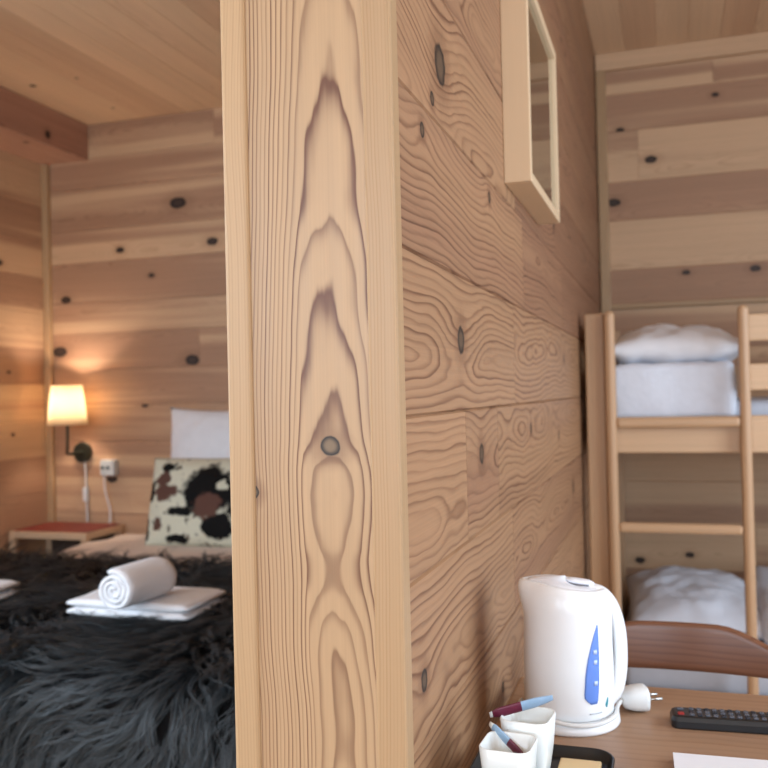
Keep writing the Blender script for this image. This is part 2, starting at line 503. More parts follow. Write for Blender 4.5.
# ---- front wall (behind the viewpoint) with two window openings
WIN = [(-2.3, -.75, .95, 2.15), (.05, 1.65, .80, 2.15)]
mb = MB()
for (u0, u1, a, b) in ((XL, WIN[0][0], 0, ZC), (WIN[0][1], WIN[1][0], 0, ZC), (WIN[1][1], XR, 0, ZC)):
    cladding(mb, (0, YF, 0), (1, 0, 0), (0, 0, 1), (0, 1, 0), regular(u0, u1))
for (x0, x1, z0, z1) in WIN:
    for lo, hi in ((0, z0), (z1, ZC)):
        rr = []; z = lo
        while z < hi - .01:
            zn = min(hi, z + .176); rr.append((z, zn, rseg(x0, x1, .5, [], knots=False))); z = zn
        cladding(mb, (0, YF, 0), (1, 0, 0), (0, 0, 1), (0, 1, 0), rr)
tag(mb.build('wall_front', M['wall']), kind='structure')
for n, (x0, x1, z0, z1) in enumerate(WIN, 1):
    w = empty('window_%d' % n, ((x0 + x1) / 2, YF, z0)); tag(w, kind='structure')
    f = MB()
    for d in ((x0 - .06, x1 + .06, z0 - .06, z0), (x0 - .06, x1 + .06, z1, z1 + .06), (x0 - .06, x0, z0, z1), (x1, x1 + .06, z0, z1), ((x0 + x1) / 2 - .03, (x0 + x1) / 2 + .03, z0, z1)):
        rbox(f, d[0], d[1], YF - .03, YF + .02, d[2], d[3], r=.003)
    f.build('window_frame', M['trim'], w, ((x0 + x1) / 2, YF, z0))
    boxobj('window_pane', (x0, x1, YF - .012, YF - .006, z0, z1), M['glass'], w, r=0)

for n, (X, sx, W) in enumerate(((XR, 1, WR), (XL, -1, WL_FILL)), 3):  # unseen side windows: right one set for the bunk, left one added fill
    ym = (W[0] + W[1]) / 2
    w = empty('window_%d' % n, (X, ym, W[2])); tag(w, kind='structure')
    f = MB(); xa, xb = sorted((X - sx * .02, X + sx * .03))
    for d in ((W[0] - .06, W[1] + .06, W[2] - .06, W[2]), (W[0] - .06, W[1] + .06, W[3], W[3] + .06), (W[0] - .06, W[0], W[2], W[3]), (W[1], W[1] + .06, W[2], W[3]), (ym - .03, ym + .03, W[2], W[3])):
        rbox(f, xa, xb, d[0], d[1], d[2], d[3], r=.003)
    f.build('window_frame', M['trim'], w, (X, ym, W[2]))
    xa, xb = sorted((X + sx * .006, X + sx * .012))
    boxobj('window_pane', (xa, xb, W[0], W[1], W[2], W[3]), M['glass'], w, r=0)

# ---- ceiling boards run from front to back
mb = MB(); rows = []; x = XL - .02; i = 0
while x < XR:
    xn = min(XR + .02, x + .118)
    rows.append((x, xn, rseg(YF - .02, YB + .016, .4 + random.choice((-.2, -.1, .1, .2)), [random.uniform(-1.2, 3.0)]))); x = xn
cladding(mb, (0, 0, ZC), (0, 1, 0), (1, 0, 0), (0, 0, -1), fixk(rows), ch=.002)
tag(mb.build('ceiling', M['ceiling']), kind='structure')
mb = MB(); rows = []; x = XL
while x < XR:
    xn = min(XR, x + .15); rows.append((x, xn, rseg(YF, YB, .5, [random.uniform(-1.5, 3.)], knots=False))); x = xn
cladding(mb, (0, 0, 0), (0, 1, 0), (1, 0, 0), (0, 0, 1), rows, ch=.0012)
tag(mb.build('floor', M['floor']), kind='structure')

# ---- partition: boards on both sides of a core
P = [  # v0, v1, [(u0,u1,seed,tone,c,knot1,knot2)]
    (2.335, 2.50, [(PY, 3.7, .3, .5, .05)]), (2.165, 2.335, [(PY, 3.7, .7, .5, -.05)]), (1.993, 2.165, [(PY, 3.7, 1.7, .6, .03)]),
    (1.82, 1.993, [(PY, 2.1, 2.3, .5, .05), (2.1, 3.7, 1.1, .6, .0)]),
    (1.645, 1.82, [(PY, 1.9, .9, .45, -.04, (1.16, 1.72, .016)), (1.9, 3.7, .25, .55, .03)]),
    (1.477, 1.645, [(PY, 1.62, 1.37, .4, -.075, (1.073, 1.555, .029), (1.03, 1.50, .010)), (1.62, 3.7, 2.37, .7, .02, (2.2, 1.55, .014))]),
    (1.303, 1.477, [(PY, 1.70, .62, .55, .15, (.98, 1.449, .010), (1.376, 1.452, .010)), (1.70, 2.35, 2.05, .65, .03), (2.35, 3.7, .44, .75, -.03)]),
    (1.125, 1.303, [(PY, 1.575, 1.05, .15, -.018, (1.153, 1.218, .021)), (1.575, 3.7, 1.9, .35, .02, (2.35, 1.23, .012))]),
    (.95, 1.125, [(PY, 1.17, .15, .2, -.035, None), (1.17, 1.40, 2.71, .45, .01, (1.27, 1.06, .017)), (1.40, 3.7, .83, .4, .05, (1.75, 1.075, .011), (2.2, 1.04, .012))]),
    (.773, .95, [(PY, 1.52, 2.44, .15, -.04, (.935, .838, .014)), (1.52, 3.7, 1.31, .45, .0, (2.5, .88, .02))]),
    (.60, .773, [(PY, 1.7, .55, .25, .03, (1.39, .685, .009)), (1.7, 3.7, 1.8, .4, .0)]),
    (.425, .60, [(PY, 3.7, 2.9, .3, .0)]), (.25, .425, [(PY, 3.7, 2.2, .4, .02)]), (.08, .25, [(PY, 3.7, 1.2, .4, .02)]), (0, .08, [(PY, 3.7, .2, .4, .02)])]
mb = MB()
cladding(mb, (PX, 0, 0), (0, 1, 0), (0, 0, 1), (1, 0, 0), P, ch=.0036)
mb2 = regular(PY, 3.7)
cladding(mb, (PXL, 0, 0), (0, 1, 0), (0, 0, 1), (-1, 0, 0), mb2)
rbox(mb, PXL + .018, PX - .018, PY, 3.70, 0, ZC, r=0, axis=1)
tag(mb.build('wall_partition', M['partition']), kind='structure')

# ---- post that caps the partition: centre board between two proud trims
mb = MB(); rbox(mb, -.415, -.283, .8425, PY, 0, ZC, r=.001, axis=2, bs=(.37, .30, .012), k1=(1.098, .347 - .327 - .0118, .0118), k2=(1.05, .347 - .4145 - .0118, .008))
tag(mb.build('trim_1', M['post'], origin=(-.347, .857, 0)), kind='structure')
mb = MB(); rbox(mb, -.442, -.413, .838, PY, 0, ZC, r=.005, axis=2, bs=(1.2, .15, .30), seg=3)
tag(mb.build('trim_2', M['trim'], origin=(-.425, .85, 0)), kind='structure')
mb = MB(); rbox(mb, -.2855, -.2545, .838, PY, 0, ZC, r=.004, axis=2, bs=(2.1, .4, .27), seg=3)
tag(mb.build('trim_3', M['trim'], origin=(-.268, .85, 0)), kind='structure')
# ---- corner and crown trims, beam
def trim(n, dims, axis, mat='trim', label=None, bs=None, k1=(9, 9, 0), k2=(9, 9, 0)):
    mb = MB(); rbox(mb, *dims, r=.004, axis=axis, bs=bs, k1=k1, k2=k2)
    o = mb.build('trim_%d' % n, M[mat], origin=((dims[0] + dims[1]) / 2, (dims[2] + dims[3]) / 2, dims[4])); tag(o, label, kind='structure')
trim(4, (-.258, -.219, 3.685, YB, 0, 2.43), 2)
trim(5, (-.258, XR, 3.690, YB, 2.43, ZC), 0, 'wall', bs=(.9, .1, .2))
trim(6, (XL, -2.915, 3.69, YB, 0, 2.325), 2)
trim(7, (XL, -2.69, YF, YB, 2.325, ZC), 1, 'beam', bs=(1.7, .6, .05), k1=(3.42, .09, .02), k2=(3.35, -.02, .012))
trim(8, (-.258, .9, 3.700, YB, 1.467, 1.487), 0)          # thin horizontal batten above the top bunk

# ---------------------------------------------------------------- soft things
def pillow_mesh(w, h, t, n=44, seed=0, pinch=.12, wr=.006, sag=0., flatback=False):
    """cushion lying in the XZ plane, standing on z = 0, thickness along y"""
    V, Fc = [], []
    def side(s):
        idx = {}
        for i in range(n + 1):
            for j in range(n + 1):
                a = i / n * 2 - 1; b = j / n * 2 - 1
                e = (max(0, 1 - abs(a) ** 2.6) * max(0, 1 - abs(b) ** 2.6)) ** .55
                sx = 1 - pinch * (1 - b * b) * abs(a) ** 3 * .6
                sz = 1 - pinch * (1 - a * a) * abs(b) ** 3 * .6
                x = a * w / 2 * sx; z = b * h / 2 * sz + h / 2
                q = mnoise.noise(Vector((x * 9, z * 9, seed + s * 5))) * wr * 2 + mnoise.noise(Vector((x * 26, z * 22, seed + s * 9))) * wr * .7
                y = s * (t / 2 * e + q * min(1, e * 1.6))
                z -= sag * (1 - abs(a)) * max(0, b)
                if abs(a) == 1 or abs(b) == 1:
                    y = 0
                idx[i, j] = (x, y, z)
        return idx
    A, B = side(-1), side(1); ids = {}
    for k, p in A.items(): ids[(0,) + k] = len(V); V.append(p)
    for k, p in B.items():
        if k[0] in (0, n) or k[1] in (0, n): ids[(1,) + k] = ids[(0,) + k]
        else: ids[(1,) + k] = len(V); V.append(p)
    for i in range(n):
        for j in range(n):
            Fc.append((ids[0, i, j], ids[0, i + 1, j], ids[0, i + 1, j + 1], ids[0, i, j + 1]))
            Fc.append((ids[1, i, j], ids[1, i, j + 1], ids[1, i + 1, j + 1], ids[1, i + 1, j]))
    return V, Fc
def pillow(name, w, h, t, loc, rx, rz, mat, ry=0, **kw):
    V, Fc = pillow_mesh(w, h, t, **kw)
    mb = MB(); mb.add(V, Fc, smooth=True)
    o = mb.build(name, mat); o.location = loc; o.rotation_euler = (rx, ry, rz); return o

def slab(name, x0, x1, y0, y1, z0, z1, mat, r=.04, wr=.004, n=40, parent=None, seed=0, fr=8.):
    """soft rounded slab (mattress, duvet) with gentle unevenness"""
    bm = bmesh.new(); bmesh.ops.create_cube(bm, size=1)
    for v in bm.verts: v.co = Vector((v.co.x * (x1 - x0), v.co.y * (y1 - y0), v.co.z * (z1 - z0)))
    bmesh.ops.bevel(bm, geom=bm.edges[:], offset=min(r, .48 * min(x1 - x0, y1 - y0, z1 - z0)), segments=5, affect='EDGES', profile=.5)
    long_ = [e for e in bm.edges if e.calc_length() > .08]
    for _ in range(3):
        long_ = [e for e in bm.edges if e.calc_length() > .06]
        if not long_: break
        bmesh.ops.subdivide_edges(bm, edges=long_, cuts=2, use_grid_fill=True)
    bm.normal_update()
    lo = -(z1 - z0) / 2
    for v in bm.verts:
        k = min(1, (v.co.z - lo) / .03)
        p = v.co
        v.co = v.co + v.normal * k * wr * (mnoise.noise(p * fr + Vector((seed, 0, 0))) + .5 * mnoise.noise(p * fr * 2.7 + Vector((0, seed, 0))))
    me = bpy.data.meshes.new(name); bm.to_mesh(me); bm.free()
    for p in me.polygons: p.use_smooth = True
    me.materials.append(mat)
    o = bpy.data.objects.new(name, me); COL.objects.link(o); o.location = ((x0 + x1) / 2, (y0 + y1) / 2, (z0 + z1) / 2)
    if parent is not None: o.parent = parent; o.location = Vector(o.location) - wloc(parent)
    return o

# ---------------------------------------------------------------- double bed
BX0, BX1, BY0, BY1, BT = -2.50, -.82, 1.76, 3.66, .522
bed = empty('double_bed', ((BX0 + BX1) / 2, 2.7, 0))
tag(bed, 'double bed with cream cover against the plank back wall', 'bed')
boxobj('bed_frame', (BX0 + .02, BX1 - .02, BY0 + .03, BY1, .12, .30), M['night'], bed, r=.01, axis=1)
for sx in (BX0 + .08, BX1 - .08):
    for sy in (BY0 + .1, BY1 - .08):
        boxobj('leg', (sx - .035, sx + .035, sy - .035, sy + .035, 0, .12), M['night'], bed, axis=2)
slab('bed_cover', BX0, BX1, BY0, BY1 + .02, .285, BT, M['sheet'], r=.06, wr=.010, parent=bed, fr=4.)

pw = pillow('pillow', .66, .60, .17, (-1.92, 3.60, BT - .005), radians(-10), 0, M['linen'], pinch=.12, seed=3)
tag(pw, 'plain white pillow leaning on the wall behind the cowhide cushion', 'pillow')
pc = pillow('cushion', .53, .385, .15, (-1.905, 3.35, BT - .004), radians(-16), radians(3), M['cow'], pinch=.03, seed=8)
tag(pc, 'cowhide print cushion in black, brown and cream on the double bed', 'cushion')

# ---------------------------------------------------------------- fur throw
FX0, FX1, FY0, FY1, FZ = -2.54, -.79, 1.72, 2.90, .542
ER = .07
def throw_pt(s, t):
    """s across the bed (x), t along it (y, smaller = towards the foot); wraps over foot and sides"""
    def wrap(q, edge, sgn):
        d = (q - edge) * sgn
        if d <= 0: return q, 0.
        a = min(d / ER, pi / 2)
        return edge + sgn * ER * sin(a), ER * (1 - cos(a)) + max(0, d - ER * pi / 2)
    x, y, dz = s, t, 0.
    x, a = wrap(s, FX0 + ER, -1)
    if a == 0: x, a = wrap(s, FX1 - ER, 1)
    y, b = wrap(t, FY0 + ER, -1)
    z = FZ - a - b
    if a == 0 and b == 0: z += .006 * mnoise.noise(Vector((s * 5, t * 5, 0)))
    return Vector((x, y, max(z, .04)))
SA, SB, TA, TB = FX0 - .22, FX1 + .22, FY0 - .36, FY1
thr = MB()
ns, ntt = 80, 70
vs = [throw_pt(SA + (SB - SA) * i / ns, TA + (TB - TA) * j / ntt) for j in range(ntt + 1) for i in range(ns + 1)]
fs = [(j * (ns + 1) + i, j * (ns + 1) + i + 1, (j + 1) * (ns + 1) + i + 1, (j + 1) * (ns + 1) + i) for j in range(ntt) for i in range(ns)]
thr.add(vs, fs, smooth=True)
throw = thr.build('fur_throw', M['throw_base'], origin=(-1.6, 2.2, FZ))
sol = throw.modifiers.new('thick', 'SOLIDIFY'); sol.thickness = .012; sol.offset = -1
tag(throw, 'shaggy charcoal fur throw spread over the double bed', 'blanket')

def build_fur():
    V, Fc, A = [], [], []
    K = 6
    nclump = 8500
    for c in range(nclump):
        s = random.uniform(SA + .02, SB - .02); t = random.uniform(TA + .01, TB - .005)
        if s < -2.66 or s > -.72: continue
        p = throw_pt(s, t); e = .01
        tx = (throw_pt(s + e, t) - throw_pt(s - e, t)).normalized(); ty = (throw_pt(s, t + e) - throw_pt(s, t - e)).normalized()
        nrm = tx.cross(ty).normalized()
        # combed direction: mostly down the bed, in broad swirls
        a = -pi / 2 + 2.5 * mnoise.noise(Vector((s * 2.6, t * 2.6, 3.1))) + 1.1 * mnoise.noise(Vector((s * 6, t * 6, 7.7))) + random.gauss(0, .16)
        if t > FY1 - .1: a = random.uniform(0, 2 * pi)
        drop = max(0, (FY0 + ER - t))
        if drop > .05: a = a * .85 + (-pi / 2) * .15
        L = random.uniform(.09, .17)
        lift = random.uniform(.10, .30)
        wph = random.uniform(0, 6.3); wam = random.uniform(.008, .022); wfr = random.uniform(4, 7)
        d = tx * cos(a) + ty * sin(a); sd = nrm.cross(d).normalized()
        shade = random.random()
        nst = random.randint(7, 10)
        curl = random.gauss(0, .25)
        for k in range(nst):
            r0 = .0095 * sqrt(random.random()); ph = random.uniform(0, 6.3)
            off = tx * (r0 * cos(ph)) + ty * (r0 * sin(ph))
            L2 = L * random.uniform(.75, 1.1); wd = random.uniform(.0008, .0015)
            off2 = (sd * random.gauss(0, .0026) + nrm * random.uniform(-.002, .004))
            base = len(V); sh = min(1, max(0, shade * .85 + random.random() * .15))
            tw = random.uniform(-.6, .6)
            for i in range(K + 1):
                q = i / K
                h = lift * L2 * sin(min(1., q * 1.15) * pi * .62) - .5 * L2 * lift * q * q * .4
                lat = wam * sin(wfr * q + wph) * q + curl * L2 * q * q * .5
                pos = p + off * (1 - .85 * q) + off2 * q + d * (L2 * q) + nrm * (h + .001) + sd * lat
                w = wd * (1 - q * .85)
                wdir = (sd * cos(tw) + nrm * sin(tw)) * w
                V.append(pos - wdir); V.append(pos + wdir); A.append((sh, q, 0)); A.append((sh, q, 0))
                if i: b = base + 2 * i; Fc.append((b - 2, b - 1, b + 1, b))
    me = bpy.data.meshes.new('fur_pile')
    o3 = Vector((-1.6, 2.2, FZ))
    me.from_pydata([v - o3 for v in V], [], Fc)
    a = me.attributes.new('fur', 'FLOAT_VECTOR', 'POINT'); a.data.foreach_set('vector', np.array(A, np.float32).ravel())
    me.polygons.foreach_set('use_smooth', [True] * len(Fc))
    me.materials.append(M['fur'])
    o = bpy.data.objects.new('fur_pile', me); COL.objects.link(o); o.parent = throw
    o['kind'] = 'stuff'
build_fur()

# ---------------------------------------------------------------- towels on the bed
def towel_folded(name, w, d, h, loc, rz, label):
    """flat towel folded in layers: front edge shows the rounded fold"""
    root = empty(name, loc); root.rotation_euler = (0, 0, rz)
    mb = MB(); nl = 2
    for k in range(nl):
        z0 = h * k / nl; z1 = h * (k + 1) / nl - .001
        n = 14; rings = []
        for i in range(n + 1):
            x = -w / 2 + w * i / n
            e = .004 * mnoise.noise(Vector((x * 12, k * 3, rz)))
            prof = []
            m = 10; hh = (z1 - z0) / 2; zc = (z0 + z1) / 2
            inset = hh * (1 - sqrt(max(0, 1 - (abs(i / n * 2 - 1)) ** 8))) if i not in (0, n) else hh * .9
            for j in range(m + 1):
                a = -pi / 2 + pi * j / m
                prof.append((x, -d / 2 + hh - cos(a) * hh + e + .002 * k, zc + sin(a) * (hh - inset * .6)))
            sub = 7
            for j in range(1, sub):
                yy = -d / 2 + hh + (d - 2 * hh) * j / sub
                prof.append((x, yy, zc + hh - inset * .6 + .003 * mnoise.noise(Vector((x * 14, yy * 14, k + rz)))))
            for j in range(m + 1):
                a = pi / 2 - pi * j / m
                prof.append((x, d / 2 - hh + cos(a) * hh, zc + sin(a) * (hh - inset * .6)))
            rings.append(prof)
        V, Fc = loft(rings); mb.add(V, Fc, smooth=True)
    me = mb.build('towel_layers', M['towel'], None); me.parent = root; me.location = (0, 0, 0)
    return root
def towel_single(name, w, d, h, loc, rz, label, group=None):
    r = towel_folded(name, w, d, h, loc, rz, label)
    c = r.children[0]; c.parent = None; c.location = loc; c.rotation_euler = (0, 0, rz); c.name = name
    bpy.data.objects.remove(r)
    c.name = name
    tag(c, label, 'towel', group); return c
TZ = FZ + .018
towel_single('folded_towel', .375, .22, .046, (-1.408, 2.178, TZ), radians(0), 'white bath towel folded flat on the fur throw, under the rolled one')
towel_single('folded_towel', .30, .20, .05, (-2.045, 2.14, TZ), radians(4), 'white folded towel at the left edge of the photo, alone on the fur throw')

def rolled(name, L, R, loc, rz, label):
    mb = MB(); turns = 3.2; n = 90; th = .011
    prof_o = []
    for i in range(n + 1):
        a = turns * 2 * pi * i / n
        r = .012 + (R - .012) * i / n
        prof_o.append((a, r))
    def P(a, r): return (cos(a + .6) * r, sin(a + .6) * r)
    outer = [P(a, r) for a, r in prof_o]; inner = [P(a, max(.003, r - th)) for a, r in prof_o]
    loop = outer + inner[::-1]
    rings = []
    m = 12
    for k in range(m + 1):
        q = k / m * 2 - 1
        y = q * L / 2; sc = 1 - .06 * abs(q) ** 8
        rings.append([(x * sc * (1 + .02 * mnoise.noise(Vector((x * 20, y * 20, 1)))), y + .004 * mnoise.noise(Vector((x * 40, z * 40, 2))), z * sc * .93) for x, z in loop])
    V, Fc = loft(rings, cap0=False, cap1=False)
    N = len(loop)
    for base in (0, m * N):
        for i in range(n):
            f = (base + i, base + i + 1, base + N - 2 - i, base + N - 1 - i)
            Fc.append(f if base == 0 else f[::-1])
    mb.add(V, Fc, smooth=True)
    # solid core so no light leaks through the roll
    tube(mb, [(0, -L / 2 + .006, 0), (0, L / 2 - .006, 0)], .02)
    o = mb.build(name, M['towel']); o.location = loc; o.rotation_euler = (0, 0, rz); tag(o, label, 'towel'); return o
rolled('rolled_towel', .20, .062, (-1.378, 2.085, TZ + .044 + .050), radians(-5), 'white towel rolled up, lying on top of the flat folded towel')

# ---------------------------------------------------------------- nightstand, lamp, socket
nsd = empty('nightstand', (-2.72, 3.56, 0)); tag(nsd, 'low wooden nightstand with red top between bed and left wall', 'nightstand')
nx0, nx1, ny0, ny1, nz = -2.935, -2.515, 3.405, 3.695, .555
boxobj('top_frame', (nx0, nx1, ny0, ny1, nz - .035, nz - .004), M['night'], nsd, r=.003, axis=0)
tag(boxobj('top_panel', (nx0 + .008, nx1 - .008, ny0 + .022, ny1 - .004, nz - .006, nz), M['red'], nsd, r=.001), 'red top panel')
for sx in (nx0, nx1 - .03):
    for sy in (ny0, ny1 - .035): boxobj('leg', (sx, sx + .03, sy, sy + .03, 0, nz - .034), M['night'], nsd, r=.002, axis=2)
boxobj('back_panel', (nx0 + .03, nx1 - .03, ny1 - .03, ny1 - .018, .1, nz - .035), M['dark'], nsd, r=.001)
boxobj('shelf', (nx0 + .01, nx1 - .01, ny0 + .01, ny1 - .01, .16, .18), M['night'], nsd, r=.001)

lamp = empty('wall_lamp', (-2.749, YB, .896)); tag(lamp, 'lit wall lamp with cream shade on a dark bronze arm', 'lamp')
LX, LY = -2.728, 3.57
def disc(mb, c, r, t, axis='y', seg=32, bev=.003):
    prof = [(0, r * .98), (bev, r), (t - bev, r), (t, r - bev)]
    rings = []
    for h, q in prof:
        ring = []
        for k in range(seg):
            a = 2 * pi * k / seg
            if axis == 'y': ring.append((c[0] + cos(a) * q, c[1] - h, c[2] + sin(a) * q))
            else: ring.append((c[0] + cos(a) * q, c[1] + sin(a) * q, c[2] + h))
        rings.append(ring)
    V, Fc = loft(rings); mb.add(V, Fc, smooth=False)
mb = MB(); disc(mb, (-2.749, YB, .896), .050, .022, seg=40); mb.build('wall_plate', M['bronze'], lamp, (-2.749, YB, .896))
mb = MB()
tube(mb, spline([(-2.752, YB - .02, .896), (-2.752, YB - .07, .893), (-2.745, LY + .02, .897), (LX - .002, LY, .925), (LX, LY, .97), (LX, LY, 1.06)]), .0075, 12)
tube(mb, [(LX, LY, 1.05), (LX, LY, 1.10)], .014, 14)
mb.build('arm', M['bronze'], lamp, (LX, LY, .9))
mb = MB()
disc(mb, (-2.752, YB - .02, .896), .012, .014)
mb.build('arm_joint', M['bronze'], lamp, (-2.752, YB - .02, .896))
# shade: open truncated cone with thickness
seg = 48; rings = []
for (z, r) in ((1.036, .092), (1.10, .0855), (1.16, .079), (1.222, .070), (1.222, .068), (1.16, .077), (1.10, .0835), (1.036, .090)):
    rings.append([(LX + cos(2 * pi * k / seg) * r, LY + sin(2 * pi * k / seg) * r, z) for k in range(seg)])
V, Fc = loft(rings + [rings[0]], cap0=False, cap1=False)
mb = MB(); mb.add(V, Fc, smooth=True); mb.build('lamp_shade', M['shade'], lamp, (LX, LY, 1.04))
mb = MB()
tube(mb, spline([(LX, LY, 1.098), (LX, LY, 1.11), (LX, LY, 1.13), (LX, LY, 1.15)], 4), .02, 16, rads=[.012] * 4 + [.016] * 2 + [.02] * 2 + [.024, .023, .02, .014, .004])
mb.build('bulb', M['bulb'], lamp, (LX, LY, 1.10))
mb = MB()
tube(mb, spline([(-2.735, YB - .012, .85), (-2.733, YB - .010, .75), (-2.732, YB - .012, .70), (-2.728, YB - .014, .62), (-2.722, YB - .02, .556)]), .0042, 8)
mb.build('cord', M['cord'], lamp, (-2.735, YB - .012, .85))
boxobj('cord_switch', (-2.745, -2.719, YB - .026, YB - .004, .655, .725), M['cord'], lamp, r=.006)

sk = empty('wall_socket', (-2.59, YB, .82)); tag(sk, 'white wall socket with a white cord, right of the wall lamp', 'socket')
boxobj('socket_box', (-2.628, -2.552, YB - .045, YB, .785, .86), M['socket'], sk, r=.006)
for dx in (-.014, .014):
    mb = MB(); disc(mb, (-2.597 + dx, YB - .045, .823), .009, .003, seg=16, bev=.001); mb.build('socket_hole', M['sockhole'], sk, (-2.597 + dx, YB - .045, .823))
mb = MB(); tube(mb, spline([(-2.612, YB - .03, .79), (-2.614, YB - .03, .74), (-2.606, YB - .025, .68), (-2.592, YB - .02, .62), (-2.587, YB - .03, .556)]), .0045, 8)
mb.build('cord', M['cord'], sk, (-2.61, YB - .03, .79))

# ---------------------------------------------------------------- mirror on the partition
mr = empty('wall_mirror', (PX, 1.71, 1.505)); tag(mr, 'rectangular mirror in a deep pale wood frame on the partition', 'mirror')
my0, my1, mz0, mz1, mt, mw = 1.515, 1.93, 1.505, 1.870, .046, .018
boxobj('frame_side', (PX, PX + mt, my0, my0 + mw, mz0, mz1), M['frame'], mr, r=.0015, axis=2, bs=(.4, 0, .3))
boxobj('frame_side', (PX, PX + mt, my1 - mw, my1, mz0, mz1), M['frame'], mr, r=.0015, axis=2, bs=(.9, 0, .3))
boxobj('frame_rail', (PX, PX + mt, my0 + mw, my1 - mw, mz0, mz0 + mw), M['frame'], mr, r=.0015, axis=1, bs=(1.4, .4, .3))
boxobj('frame_rail', (PX, PX + mt, my0 + mw, my1 - mw, mz1 - mw, mz1), M['frame'], mr, r=.0015, axis=1, bs=(1.9, .4, .3))
boxobj('mirror_glass', (PX + .004, PX + mt - .007, my0 + mw, my1 - mw, mz0 + mw, mz1 - mw), M['mirror'], mr, r=0)

# ---------------------------------------------------------------- bunk bed
bk = empty('bunk_bed', (.8, 3.2, 0)); tag(bk, 'pine bunk bed with ladder standing against the back wall', 'bunk bed')
kx0, kx1, ky0, ky1 = -.243, 1.84, 2.745, 3.66
def bbox(name, d, axis, parent=bk, r=.005, bs=None, mat='bunk'):
    return boxobj(name, d, M[mat], parent, r=r, axis=axis, bs=bs)
for px in (kx0, kx1 - .058):
    for py in (ky0, ky1 - .05):
        bbox('post', (px, px + .058, py, py + .05, 0, 1.375), 2, bs=(random.random() * 3, .8, .3))
for py in (ky0 + .012, ky1 - .035):
    bbox('side_rail', (kx0 + .058, kx1 - .058, py, py + .024, .955, 1.062), 0, bs=(1.3 + py, .2, .04))
bbox('side_rail', (kx0 + .058, kx1 - .058, ky1 - .035, ky1 - .011, .27, .37), 0)
bbox('side_rail', (kx0 + .058, kx1 - .058, ky0 + .03, ky0 + .054, .16, .25), 0)
for z0, z1 in ((1.276, 1.353), (1.134, 1.211)):
    bbox('guard_rail', (.205, kx1 - .058, ky0 + .008, ky0 + .03, z0, z1), 0, bs=(z0 * 2, .1, .05))
    for px in (kx0 + .018, kx1 - .04):
        bbox('end_rail', (px, px + .022, ky0 + .05, ky1 - .05, z0, z1), 1)
for px in (kx0 + .018, kx1 - .04):
    for z0, z1 in ((.955, 1.062), (.27, .37)):
        bbox('end_rail', (px, px + .022, ky0 + .05, ky1 - .05, z0, z1), 1)
bbox('slat_base', (kx0 + .045, kx1 - .045, ky0 + .037, ky1 - .036, .985, 1.0), 0)
bbox('slat_base', (kx0 + .045, kx1 - .045, ky0 + .055, ky1 - .036, .20, .215), 0)
ld = empty('ladder', (.02, ky0 - .02, 0)); ld.parent = bk; ld.location = Vector((.02, ky0 - .02, 0)) - wloc(bk)
for px in (-.184, .186):
    bbox('ladder_post', (px, px + .030, ky0 - .034, ky0 - .001, 0, 1.378), 2, ld, r=.012, bs=(px + 1, .75, .3))
for z in (1.046, .738, .432, .13):
    bbox('rung', (-.156, .188, ky0 - .030, ky0 - .004, z - .015, z + .015), 0, ld, r=.010, bs=(z, .6, .3))

o = slab('mattress', -.17, 1.76, ky0 + .075, ky1 - .05, 1.0, 1.105, M['mattress'], r=.03)
tag(o, 'pale grey mattress on the top bunk', 'mattress')
o = slab('folded_duvet', -.174, .184, ky0 + .04, ky1 - .14, 1.105, 1.222, M['linen_b'], r=.024, wr=.0075, fr=26., seed=4)
for v in o.data.vertices:           # front edge hangs over the mattress
    if v.co.y < -(ky1 - ky0 - .18) / 2 + .03 and v.co.z < .02: v.co.z -= .055
tag(o, 'bluish white duvet folded thick under the pillow on the top bunk', 'duvet')
tp = pillow('pillow', .40, .64, .150, (.012, 3.50, 1.29), radians(90 + 2), 0, M['linen'], pinch=.04, seed=12, wr=.009)
tp.location = (.015, 3.44, 1.285)
tag(tp, 'white pillow on top of the folded duvet, upper bunk', 'pillow')
o = slab('mattress', -.17, 1.76, ky0 + .075, ky1 - .05, .215, .365, M['mattress'], r=.04)
tag(o, 'pale bedding mattress on the lower bunk behind the ladder', 'mattress')
lp = pillow('pillow', .42, .60, .17, (.03, 3.44, .445), radians(90 + 3), radians(4), M['linen_b'], pinch=.08, seed=21, wr=.009)
tag(lp, 'plump white pillow on the lower bunk, seen behind the ladder', 'pillow')
lb = slab('folded_blanket', .235, .95, ky0 + .08, ky1 - .2, .365, .50, M['linen_b'], r=.05, wr=.016, fr=7., seed=9)
tag(lb, 'bluish white duvet bunched on lower bunk right of the ladder', 'duvet')

# ---------------------------------------------------------------- table
TT = .70
tb = empty('table', (.3, 1.05, 0)); tag(tb, 'brown veneered table pushed against the partition', 'table')
tx0, tx1, ty0, ty1 = -.238, .95, .87, 1.405
mb = MB(); rbox(mb, tx0, tx1, ty0, ty1, TT - .026, TT, r=.006, axis=0, bs=(.83, .5, .17), seg=3)
mb.build('table_top', M['table'], tb, ((tx0 + tx1) / 2, (ty0 + ty1) / 2, TT - .026))
for sx in (tx0 + .03, tx1 - .08):
    for sy in (ty0 + .03, ty1 - .08): boxobj('leg', (sx, sx + .05, sy, sy + .05, 0, TT - .026), M['table'], tb, axis=2)
for sy in (ty0 + .04, ty1 - .065): boxobj('apron', (tx0 + .08, tx1 - .08, sy, sy + .02, TT - .11, TT - .026), M['table'], tb, axis=0)

